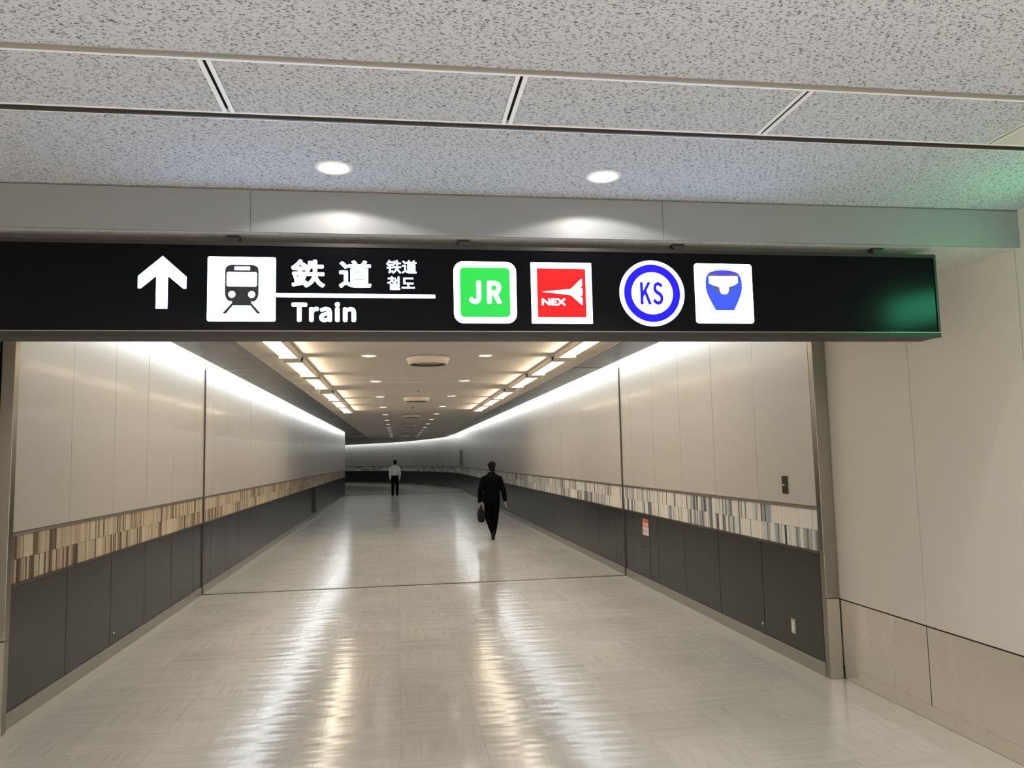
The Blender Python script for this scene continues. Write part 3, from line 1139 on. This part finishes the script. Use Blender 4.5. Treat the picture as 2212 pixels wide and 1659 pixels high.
ORD = ['nearest', 'second', 'third', 'fourth', 'fifth', 'sixth', 'seventh', 'eighth', 'ninth', 'tenth', 'eleventh', 'twelfth', 'thirteenth']
k = 0
for row, x in (('left', -0.33), ('right', 1.05)):
    for i in range(12):
        y = 9.15 + 3.0 * i
        downlight((x, y, ZK - 0.0005), '%s small round downlight from the sign in the %s ceiling row' % (ORD[i] if i else 'closest', row), 'corridor downlights', 0.078,
                  W_DOWN_FAR, M['lamp_far'], False)

# warm diffuser fittings along both edges of the corridor ceiling
spans = [(7.35, 8.93), (9.33, 10.89), (11.26, 12.83), (13.72, 15.33), (15.62, 17.26), (17.55, 19.36)]


def fitting(x, s, y0, y1, label):
    """s = +1: the ceiling lies to +x of the fitting"""
    t = empty('ceiling_fitting', (x, (y0 + y1) / 2, ZK), label, 'ceiling light', 'warm ceiling lights in two rows')
    h = (y1 - y0) / 2
    w = 0.110
    # half-round diffuser under a housing with end caps and an inner cheek
    prof = [(-w, -0.004), (-w * 0.98, -0.030), (-w * 0.72, -0.052), (-w * 0.2, -0.062), (w * 0.40, -0.062), (w * 0.86, -0.057)]
    rings = [[(s * a, yy, b) for a, b in prof] + [(s * w * 0.85, yy, -0.004)] for yy in (-h, -h + 0.02, h - 0.02, h)]
    MB().loft(rings, True).build('diffuser', M['diffuser'], t)
    cheek = MB()
    cheek.loft([[(s * w * 0.88, yy, -0.001), (s * w * 0.88, yy, -0.058), (s * (w + 0.004), yy, -0.046), (s * (w + 0.012), yy, -0.001)] for yy in (-h - 0.04, h + 0.04)])
    cheek.build('cheek', M['vent'], t)
    for e in (-1, 1):
        cap = MB()
        ya, yb_ = sorted((e * (h + 0.004), e * (h + 0.04)))
        cap.box(min(-s * w, s * (w + 0.03)), ya, -0.066, max(-s * w, s * (w + 0.03)), yb_, -0.001)
        bevel(cap.build('end_cap', M['vent'], t), 0.006)
    ln = 2 * h
    area(t, (s * (w + 0.03), 0, -0.058), W_TUBE_SIDE * ln / 1.6, WARM, 0.05, ln, (0, s * math.radians(-100), 0), 110)
    area(t, (0, 0, -0.070), W_TUBE_DOWN * ln / 1.6, WARMISH, 0.10, ln, (0, 0, 0), 165)
    return t


for row, x, s in (('left', -1.220, 1), ('right', 2.010, -1)):
    for i, (a, b) in enumerate(spans):
        fitting(x, s, a, b, '%s warm glowing diffuser light from the sign along the %s ceiling edge' % (ORD[i] if i else 'closest', row))

# cove tubes above the dark soffits
tag(MB().box(-2.535, YF + 0.12, 3.216, -2.495, YE + 0.1, 3.246).build('cove_light', M['cove']), 'cool white cove light strip hidden above the soffit along the left wall', 'cove light')
tag(MB().box(3.17, YF + 0.12, 3.216, 3.21, 42.8, 3.246).build('cove_light', M['cove']), 'cool white cove light strip hidden above the soffit along the right wall', 'cove light')
tag(ribbon(0.19, 0.23, 3.20, 3.23).build('cove_light', M['cove_far']), 'dimmer cool white cove light strip round the far bend', 'cove light')

# round air diffusers along the middle of the ceiling
vy = [9.35, 15.4, 21.4, 27.4, 33.6, 39.4]
vl = None
for i, y in enumerate(vy):
    lab = '%s round flared air diffuser from the sign on the corridor ceiling centre line' % (ORD[i] if i else 'closest')
    if vl is None:
        vl = empty('air_diffuser', (0.37, y, ZK), lab, 'air vent', 'round ceiling air vents')
        MB().lathe([(0.235, 0.0), (0.262, -0.012), (0.264, -0.022), (0.232, -0.088), (0.222, -0.090)], 40).build('outer_cone', M['vent'], vl, True)
        MB().lathe([(0.222, -0.0895), (0.212, -0.080), (0.200, -0.03), (0.02, -0.012)], 40).build('throat', M['dark_rail'], vl, True)
        MB().lathe([(0.19, -0.052), (0.175, -0.066), (0.15, -0.05), (0.152, -0.046)], 40).build('inner_cone', M['rail'], vl, True)
        MB().lathe([(0.0005, -0.058), (0.09, -0.056), (0.105, -0.045), (0.09, -0.042)], 32).build('core_disc', M['rail'], vl, True)
    else:
        c = copy_tree(vl)
        c.location = (0.37, y, ZK)
        c['label'] = lab

# small ceiling devices
det = None
for i, (x, y, lab) in enumerate(((0.374, 13.75, 'small round detector on the ceiling in front of the second air diffuser'), (0.35, 16.82, 'round detector on the ceiling just past the second air diffuser'))):
    if det is None:
        det = empty('smoke_detector', (x, y, ZK), lab, 'detector', 'ceiling detectors')
        MB().lathe([(0.055, 0.0), (0.056, -0.012), (0.045, -0.018)], 24).build('base', M['vent'], det, True)
        MB().lathe([(0.038, -0.018), (0.034, -0.032), (0.0005, -0.035)], 24).build('sensor_dome', M['channel'], det, True)
    else:
        c = copy_tree(det)
        c.location = (x, y, ZK)
        c['label'] = lab
spk = empty('sprinkler_head', (0.348, 18.3, ZK), 'tiny dark sprinkler head on the ceiling beyond both detectors', 'sprinkler')
MB().lathe([(0.04, 0.0), (0.042, -0.006), (0.02, -0.012)], 20).build('rosette', M['rail'], spk, True)
MB().lathe([(0.012, -0.01), (0.012, -0.03), (0.028, -0.034), (0.0005, -0.036)], 16).build('deflector', M['plate'], spk, True)
hat = empty('access_hatch', (0.40, 11.5, ZK), 'square flush access hatch in the corridor ceiling behind the closest air diffuser', 'hatch')
hf = MB()
hf.box(-0.33, -0.36, -0.003, 0.33, -0.345, 0.0)
hf.box(-0.33, 0.345, -0.003, 0.33, 0.36, 0.0)
hf.box(-0.33, -0.345, -0.003, -0.315, 0.345, 0.0)
hf.box(0.315, -0.345, -0.003, 0.33, 0.345, 0.0)
hf.build('hatch_frame', M['vent'], hat)
MB().box(-0.310, -0.340, -0.002, 0.310, 0.340, 0.0).build('hatch_panel', M['kceil'], hat)

# green emergency sign on the foyer's right wall, beyond the picture's edge
ex = empty('exit_sign', (XNR - 0.11, 3.20, 2.62), 'green glowing emergency exit light on the right foyer wall above the picture', 'exit sign', None, math.radians(-28))
MB().box(0.0, -0.04, 0.06, 0.10, 0.04, 0.14).build('bracket', M['white'], ex)
MB().box(-0.055, -0.20, 0, 0, 0.20, 0.20).build('housing', M['white'], ex)
MB().box(-0.060, -0.185, 0.015, -0.0555, 0.185, 0.185).build('face', M['exit'], ex)

# foyer ceiling lamps behind the camera
for i, (x, y) in enumerate(((-1.6, -1.8), (2.2, -1.8), (-1.6, -4.0), (2.2, -4.0), (0.3, -6.4))):
    t = empty('ceiling_panel_light', (x, y, ZC - 0.006), 'flat square foyer ceiling light behind the viewer, %s' % ('front left', 'front right', 'middle left', 'middle right', 'rearmost')[i], 'ceiling light', 'foyer panel lights behind the viewer')
    MB().box(-0.32, -0.32, -0.02, 0.32, 0.32, 0).build('frame', M['white'], t)
    MB().box(-0.29, -0.29, -0.024, 0.29, 0.29, -0.0205).build('diffuser', M['foyer_lamp'], t)
    area(t, (0, 0, -0.03), W_FOYER, NEUTRAL, 0.58, 0.58, (0, 0, 0), 170)

# ------------------------------------------------------------------ things on the walls
door = empty('access_door', (XR, 10.4825, ZB), 'narrow charcoal cabinet door with red and white notice in the right dado', 'cabinet door')
MB().box(-0.002, -0.1675, 0.004, 0.010, 0.1675, ZD0 - 0.018 - ZB).build('door_panel', M['dado'], door)
lt = MB().box(-0.010, 0.10, 0.400, -0.002, 0.155, 0.425).build('latch', M['black'], door)
nt = MB().box(-0.0035, -0.145, 0.582, -0.002, 0.118, 0.808).build('notice', M['notice'], door)
MB().box(-0.0042, -0.145, 0.700, -0.0034, 0.118, 0.808).build('red_heading', M['red'], nt)


def wall_text(name, body, y0, z0, y1, z1, xoff, m, parent):
    """lettering on the right wall, read from inside the corridor (text runs toward the viewer, -y)"""
    o = text_shape(name, body, (0, z0, abs(y1 - y0), z1), 0, 0.0006, m, parent, 0.003)
    for v in o.data.vertices:
        a, b, c = v.co
        v.co = (xoff + b, y0 - a, c)
    o.data.update()
    return o


wall_text('notice_lettering', '消火器', 0.100, 0.712, -0.125, 0.760, -0.0050, M['notice'], nt)
MB().box(-0.0048, -0.105, 0.775, -0.0042, 0.06, 0.795).build('heading_bar', M['notice_ink'], nt)
wl = MB()
for (a, b, z0, z1) in ((0.07, 0.09, 0.625, 0.665), (0.035, 0.055, 0.62, 0.66), (0.0, 0.02, 0.615, 0.655), (-0.075, -0.05, 0.62, 0.68)):
    wl.box(-0.0042, a, z0, -0.0034, b, z1)
wl.build('notice_mark', M['notice_ink'], nt)

pl = empty('key_switch_plate', (XR, 6.467, 1.521), 'dark metal switch plate on the beige wall beside the steel frame', 'switch')
bevel(MB().box(-0.006, -0.054, -0.079, 0.0, 0.054, 0.079).build('cover_plate', M['plate'], pl), 0.002)
MB().loft([[(-0.0065, 0.040, 0.006), (-0.0065, 0.036, -0.010), (-0.0065, -0.012, -0.002)], [(-0.0085, 0.040, 0.006), (-0.0085, 0.036, -0.010), (-0.0085, -0.012, -0.002)]]).build('pointer', M['white'], pl)
ol = empty('wall_outlet', (XR, 6.455, 0.300), 'small pale outlet plate low on the nearest charcoal panel, right wall', 'outlet')
bevel(MB().box(-0.006, -0.036, -0.062, 0.0, 0.036, 0.062).build('cover_plate', M['outlet'], ol), 0.002)
bevel(MB().box(-0.010, -0.015, -0.045, -0.006, 0.015, 0.040).build('socket', M['ivory'], ol), 0.002)
fp = empty('wall_plate', (XR - 0.002, 41.9, 1.86), 'tall grey plate on the right wall just before the far bend', 'wall plate')
MB().box(-0.03, -0.9, -0.42, 0, 0.9, 0.42).build('back_plate', M['plate_far'], fp)
MB().box(-0.04, -0.55, -0.36, -0.03, 0.55, 0.10).build('front_plate', M['plate'], fp)
for x, y, z, s_, lab in ((XR, 6.93 + 0.115, 0.203, -1, 'tiny white stud low on the second charcoal panel of the right wall'), (XL, 8.10, 0.218, 1, 'tiny white stud low on a charcoal panel of the left wall')):
    t = empty('wall_stud', (x, y, z), lab, 'stud', 'white wall studs')
    MB().ellipsoid((s_ * 0.002, 0, 0), (0.006, 0.007, 0.012), None, 12, 8).build('cap', M['ivory'], t, True)
post = empty('guard_post', (XL, 25.9, 0), 'slim black upright post against the left dado far down the corridor', 'post')
MB().box(0.0, -0.02, ZB + 0.05, 0.085, 0.02, ZD0 - 0.02).build('upright', M['black'], post)
MB().loft([[(0.002, 0.10, 0.86), (0.002, 0.42, 0.86), (0.002, 0.10, 0.94)], [(0.006, 0.10, 0.86), (0.006, 0.42, 0.86), (0.006, 0.10, 0.94)]]).build('warning_sticker', M['notice'], post)


# ------------------------------------------------------------------ people
def remesh(mb, name, m, parent, vox, smooth=3):
    me = mb.mesh(name)
    t = bpy.data.objects.new('tmp', me)
    COL.objects.link(t)
    r = t.modifiers.new('r', 'REMESH')
    r.mode = 'VOXEL'
    r.voxel_size = vox
    r.use_smooth_shade = True
    sm = t.modifiers.new('s', 'SMOOTH')
    sm.iterations = smooth
    sm.factor = 0.5
    out = eval_mesh(t, name)
    bpy.data.objects.remove(t)
    out.name = name
    o = obj(name, out, m, parent, True)
    return o


def ell_ring(c, rx, ry, n=24):
    return [(c[0] + rx * math.cos(2 * math.pi * i / n), c[1] + ry * math.sin(2 * math.pi * i / n), c[2]) for i in range(n)]


def hand(mb, wrist, down, fwd, side, curl):
    """palm, four unequal fingers bent at the knuckles, thumb from the side of the palm"""
    w = Vector(wrist)
    d = Vector(down).normalized()
    f = Vector(fwd).normalized()
    s = d.cross(f).normalized() * side
    palm = w + d * 0.05
    q = Matrix((f, s, -d)).transposed()
    mb.ellipsoid(palm, (0.042, 0.017, 0.056), q, 14, 10)
    for k, (ln, o_) in enumerate(((0.070, 0.030), (0.080, 0.010), (0.074, -0.010), (0.058, -0.029))):
        base = palm + d * 0.040 + f * o_
        a1, a2 = curl * 0.8, curl * 1.9
        m1 = base + (d * math.cos(a1) - s * math.sin(a1)) * ln * 0.52
        tip = m1 + (d * math.cos(a2) - s * math.sin(a2)) * ln * 0.48
        mb.chain([(base, 0.0098), (m1, 0.0090), (tip, 0.0078)])
    tb = w + d * 0.028 + f * 0.034
    tm = tb + d * 0.030 + f * 0.024 - s * 0.008
    mb.chain([(tb, 0.014), (tm, 0.011), (tm + d * 0.030 + f * 0.006 - s * 0.012, 0.0092)])


def foot(mb, ankle, yaw, pitch, m):
    """shoe: heel to toe from the ankle"""
    a = Vector(ankle)
    fw = Vector((math.sin(yaw) * math.cos(pitch), math.cos(yaw) * math.cos(pitch), math.sin(pitch)))
    up = Vector((0, 0, 1))
    up = (up - fw * up.dot(fw)).normalized()
    heel = a - fw * 0.055 - up * 0.055
    ball = a + fw * 0.115 - up * 0.062
    toe = a + fw * 0.175 - up * 0.066
    mb.chain([(a - up * 0.01, 0.042), (heel, 0.034)])
    mb.chain([(heel, 0.034), (ball, 0.036), (toe, 0.028)])
    mb.chain([(a - up * 0.02, 0.040), (ball, 0.034)])


def person(root, J, hairm, top, trou, top_kind):
    body = MB()
    h = Vector(J['head'])
    # head: skull, jaw, nose, lips, brow, ears
    body.ellipsoid(h + Vector((0, -0.008, 0.018)), (0.074, 0.094, 0.098))
    body.ellipsoid(h + Vector((0, 0.024, -0.055)), (0.056, 0.062, 0.062))
    body.capsule(h + Vector((0, 0.088, 0.012)), 0.010, h + Vector((0, 0.103, -0.026)), 0.013)
    body.ellipsoid(h + Vector((0, 0.082, -0.060)), (0.024, 0.012, 0.010), None, 12, 8)
    body.capsule(h + Vector((-0.04, 0.078, 0.026)), 0.010, h + Vector((0.04, 0.078, 0.026)), 0.010)
    for s in (-1, 1):
        body.ellipsoid(h + Vector((s * 0.076, -0.004, -0.012)), (0.010, 0.020, 0.032), None, 12, 8)
    body.capsule(h + Vector((0, -0.015, -0.05)), 0.054, Vector(J['neck']), 0.058)
    for c, rx, ry in J['torso']:
        pass
    body.loft([ell_ring(c, rx, ry) for c, rx, ry in J['torso']])
    for s in ('l', 'r'):
        sh, el, wr = (Vector(J[k + s]) for k in ('sh', 'el', 'wr'))
        body.chain([(sh, 0.052), (el, 0.040), (wr, 0.027)])
        d = (wr - el).normalized()
        hand(body, wr, J.get('hd' + s, d), J.get('hf' + s, (0, 1, 0)), 1 if s == 'l' else -1, J.get('curl' + s, 0.35))
        hp, kn, an = (Vector(J[k + s]) for k in ('hp', 'kn', 'an'))
        body.chain([(hp, 0.078), (kn, 0.052), (an, 0.036)])
        foot(body, an + Vector((0, 0, 0.004)), J.get('fy' + s, 0), J.get('fp' + s, 0), None)
    remesh(body, 'body', M['skin'], root, 0.0075, 2)
    # hair
    hb_ = MB()
    hb_.ellipsoid(h + Vector((0, -0.018, 0.036)), (0.083, 0.099, 0.096))
    hb_.ellipsoid(h + Vector((0, -0.050, -0.026)), (0.072, 0.056, 0.085))
    for s in (-1, 1):
        hb_.ellipsoid(h + Vector((s * 0.066, 0.0, 0.030)), (0.020, 0.060, 0.050))
    hb_.ellipsoid(h + Vector((J.get('tuft', 0.02), 0.045, 0.092)), (0.058, 0.045, 0.036))
    for q in range(16):
        a = random.uniform(0, 6.28)
        e = random.uniform(0.15, 1.2)
        p = Vector((0.080 * math.cos(a) * math.cos(e), -0.018 + 0.096 * math.sin(a) * math.cos(e), 0.036 + 0.094 * math.sin(e)))
        hb_.ellipsoid(h + p, (0.022, 0.024, 0.018), None, 10, 8)
    remesh(hb_, 'hair', hairm, root, 0.008, 2)
    for s in (-1, 1):
        MB().ellipsoid(h + Vector((s * 0.031, 0.081, 0.004)), (0.012, 0.010, 0.008), None, 12, 8).build('eye', M['eye'], root, True)
    # upper garment
    g = MB()
    g.loft([ell_ring(c, rx, ry) for c, rx, ry in J['coat']])
    for s in ('l', 'r'):
        sh, el, wr = (Vector(J[k + s]) for k in ('sh', 'el', 'wr'))
        r = J['sleeve']
        g.chain([(sh + Vector((0, 0, -0.005)), r[0]), (el, r[1]), (el.lerp(wr, 0.94), r[2])])
    garment = remesh(g, top_kind, top, root, 0.009, 3)
    cl = MB()
    nk = Vector(J['neck'])
    cl.loft([ell_ring(nk + Vector((0, -0.004, -0.012)), 0.082, 0.076), ell_ring(nk + Vector((0, -0.002, 0.040)), 0.068, 0.066), ell_ring(nk + Vector((0, -0.002, 0.042)), 0.061, 0.059), ell_ring(nk + Vector((0, -0.002, -0.012)), 0.066, 0.062)], False)
    cl.build('collar', top, garment, True)
    # trousers
    t = MB()
    t.loft([ell_ring(c, rx, ry) for c, rx, ry in J['pelvis']])
    for s in ('l', 'r'):
        hp, kn, an = (Vector(J[k + s]) for k in ('hp', 'kn', 'an'))
        r = J['leg']
        t.chain([(hp, r[0]), (kn, r[1]), (an + (kn - an).normalized() * 0.025, r[2])])
    remesh(t, 'trousers', trou, root, 0.009, 3)
    for s in ('l', 'r'):
        f_ = MB()
        foot(f_, Vector(J['an' + s]), J.get('fy' + s, 0), J.get('fp' + s, 0), None)
        sh_ = remesh(f_, 'shoe', M['leather'], root, 0.007, 2)
        for v in sh_.data.vertices:                       # slightly outside the foot
            v.co += v.normal * 0.004
    return root


p1 = empty('person', (2.085, 17.4, 0), 'person in a black suit walking away, carrying a black briefcase', 'person')
J1 = dict(head=(0.012, 0.01, 1.600), neck=(0, -0.01, 1.455), tuft=0.03,
          torso=[((0, 0, 0.86), 0.155, 0.11), ((0, 0, 1.0), 0.150, 0.105), ((0, 0, 1.12), 0.142, 0.10), ((0, 0, 1.27), 0.165, 0.11), ((0, -0.005, 1.37), 0.165, 0.10), ((0, -0.01, 1.43), 0.10, 0.07), ((0, -0.01, 1.46), 0.05, 0.05)],
          coat=[((-0.01, 0, 0.800), 0.192, 0.150), ((-0.01, 0, 0.86), 0.196, 0.150), ((-0.005, 0, 0.98), 0.188, 0.140), ((0, 0, 1.10), 0.183, 0.130), ((0, 0, 1.24), 0.205, 0.138), ((0, -0.005, 1.34), 0.215, 0.128), ((0, -0.01, 1.405), 0.178, 0.105), ((0, -0.01, 1.445), 0.105, 0.082), ((0, -0.01, 1.475), 0.068, 0.064)],
          pelvis=[((0, 0, 0.78), 0.155, 0.13), ((0, 0, 0.9), 0.165, 0.125), ((0, 0, 1.0), 0.155, 0.115)],
          shl=(-0.180, -0.005, 1.345), ell=(-0.262, -0.03, 1.08), wrl=(-0.272, 0.02, 0.835),
          shr=(0.180, -0.005, 1.345), elr=(0.255, -0.05, 1.09), wrr=(0.302, 0.03, 0.850),
          hdl=(0.25, 0.0, -1), curll=1.0, hdr=(0.05, 0.15, -1), curlr=0.35,
          hpl=(-0.088, 0.0, 0.86), knl=(-0.085, 0.02, 0.475), anl=(-0.012, -0.24, 0.175), fpl=-0.85,
          hpr=(0.088, 0.0, 0.86), knr=(0.075, 0.09, 0.475), anr=(0.030, 0.13, 0.100), fpr=0.0,
          leg=(0.102, 0.080, 0.066), sleeve=(0.068, 0.062, 0.050))
person(p1, J1, M['hair_brown'], M['cloth_black'], M['trouser'], 'jacket')

p2 = empty('person', (-0.16, 39.0, 0), 'person in a white long-sleeved shirt and black trousers walking far down the corridor', 'person')
J2 = dict(head=(0.012, 0.01, 1.668), neck=(0, -0.01, 1.515), tuft=0.0,
          torso=[((0, 0, 0.90), 0.150, 0.11), ((0, 0, 1.04), 0.145, 0.105), ((0, 0, 1.17), 0.140, 0.10), ((0, 0, 1.32), 0.16, 0.11), ((0, -0.005, 1.42), 0.16, 0.10), ((0, -0.01, 1.48), 0.10, 0.07), ((0, -0.01, 1.51), 0.05, 0.05)],
          coat=[((0, 0, 1.035), 0.160, 0.118), ((0, 0, 1.07), 0.178, 0.130), ((0, 0, 1.16), 0.182, 0.130), ((0, 0, 1.29), 0.195, 0.132), ((0, -0.005, 1.40), 0.200, 0.122), ((0, -0.01, 1.465), 0.165, 0.10), ((0, -0.01, 1.505), 0.10, 0.08), ((0, -0.01, 1.53), 0.066, 0.062)],
          pelvis=[((0, 0, 0.82), 0.160, 0.13), ((0, 0, 0.95), 0.168, 0.125), ((0, 0, 1.05), 0.158, 0.115)],
          shl=(-0.180, -0.005, 1.415), ell=(-0.245, -0.03, 1.12), wrl=(-0.215, 0.05, 0.86),
          shr=(0.180, -0.005, 1.415), elr=(0.250, -0.05, 1.12), wrr=(0.215, -0.02, 0.85),
          curll=0.4, curlr=0.4,
          hpl=(-0.09, 0.0, 0.90), knl=(-0.105, 0.0, 0.50), anl=(-0.115, -0.10, 0.100),
          hpr=(0.09, 0.0, 0.90), knr=(0.110, 0.06, 0.50), anr=(0.105, 0.10, 0.100),
          leg=(0.100, 0.080, 0.066), sleeve=(0.074, 0.058, 0.046))
person(p2, J2, M['hair'], M['shirt'], M['trouser'], 'shirt')

# briefcase in the left hand
bag = empty('briefcase', (1.832, 17.42, 0.385), 'black leather briefcase held in the left hand of the person in the black suit', 'bag')
bb = MB()
rings = []
for z, hx, hy in ((0.0, 0.044, 0.150), (0.02, 0.060, 0.175), (0.10, 0.070, 0.190), (0.22, 0.064, 0.190), (0.275, 0.046, 0.185), (0.29, 0.034, 0.180)):
    rings.append([(px, pz, z) for px, pz in rrect(-hx, -hy, hx, hy, min(hx, 0.035))])
bb.loft(rings)
bb.build('bag_body', M['leather'], bag, True)
for sx in (-0.022, 0.022):
    pts = [(sx * (1 - 0.7 * math.sin(math.pi * i / 14)), -0.09 + 0.18 * i / 14, 0.275 + 0.115 * math.sin(math.pi * i / 14) ** 0.6) for i in range(15)]
    MB().tube(pts, 0.009).build('handle', M['leather'], bag, True)
MB().box(-0.004, -0.16, 0.288, 0.004, 0.16, 0.293).build('zip', M['plate'], bag)
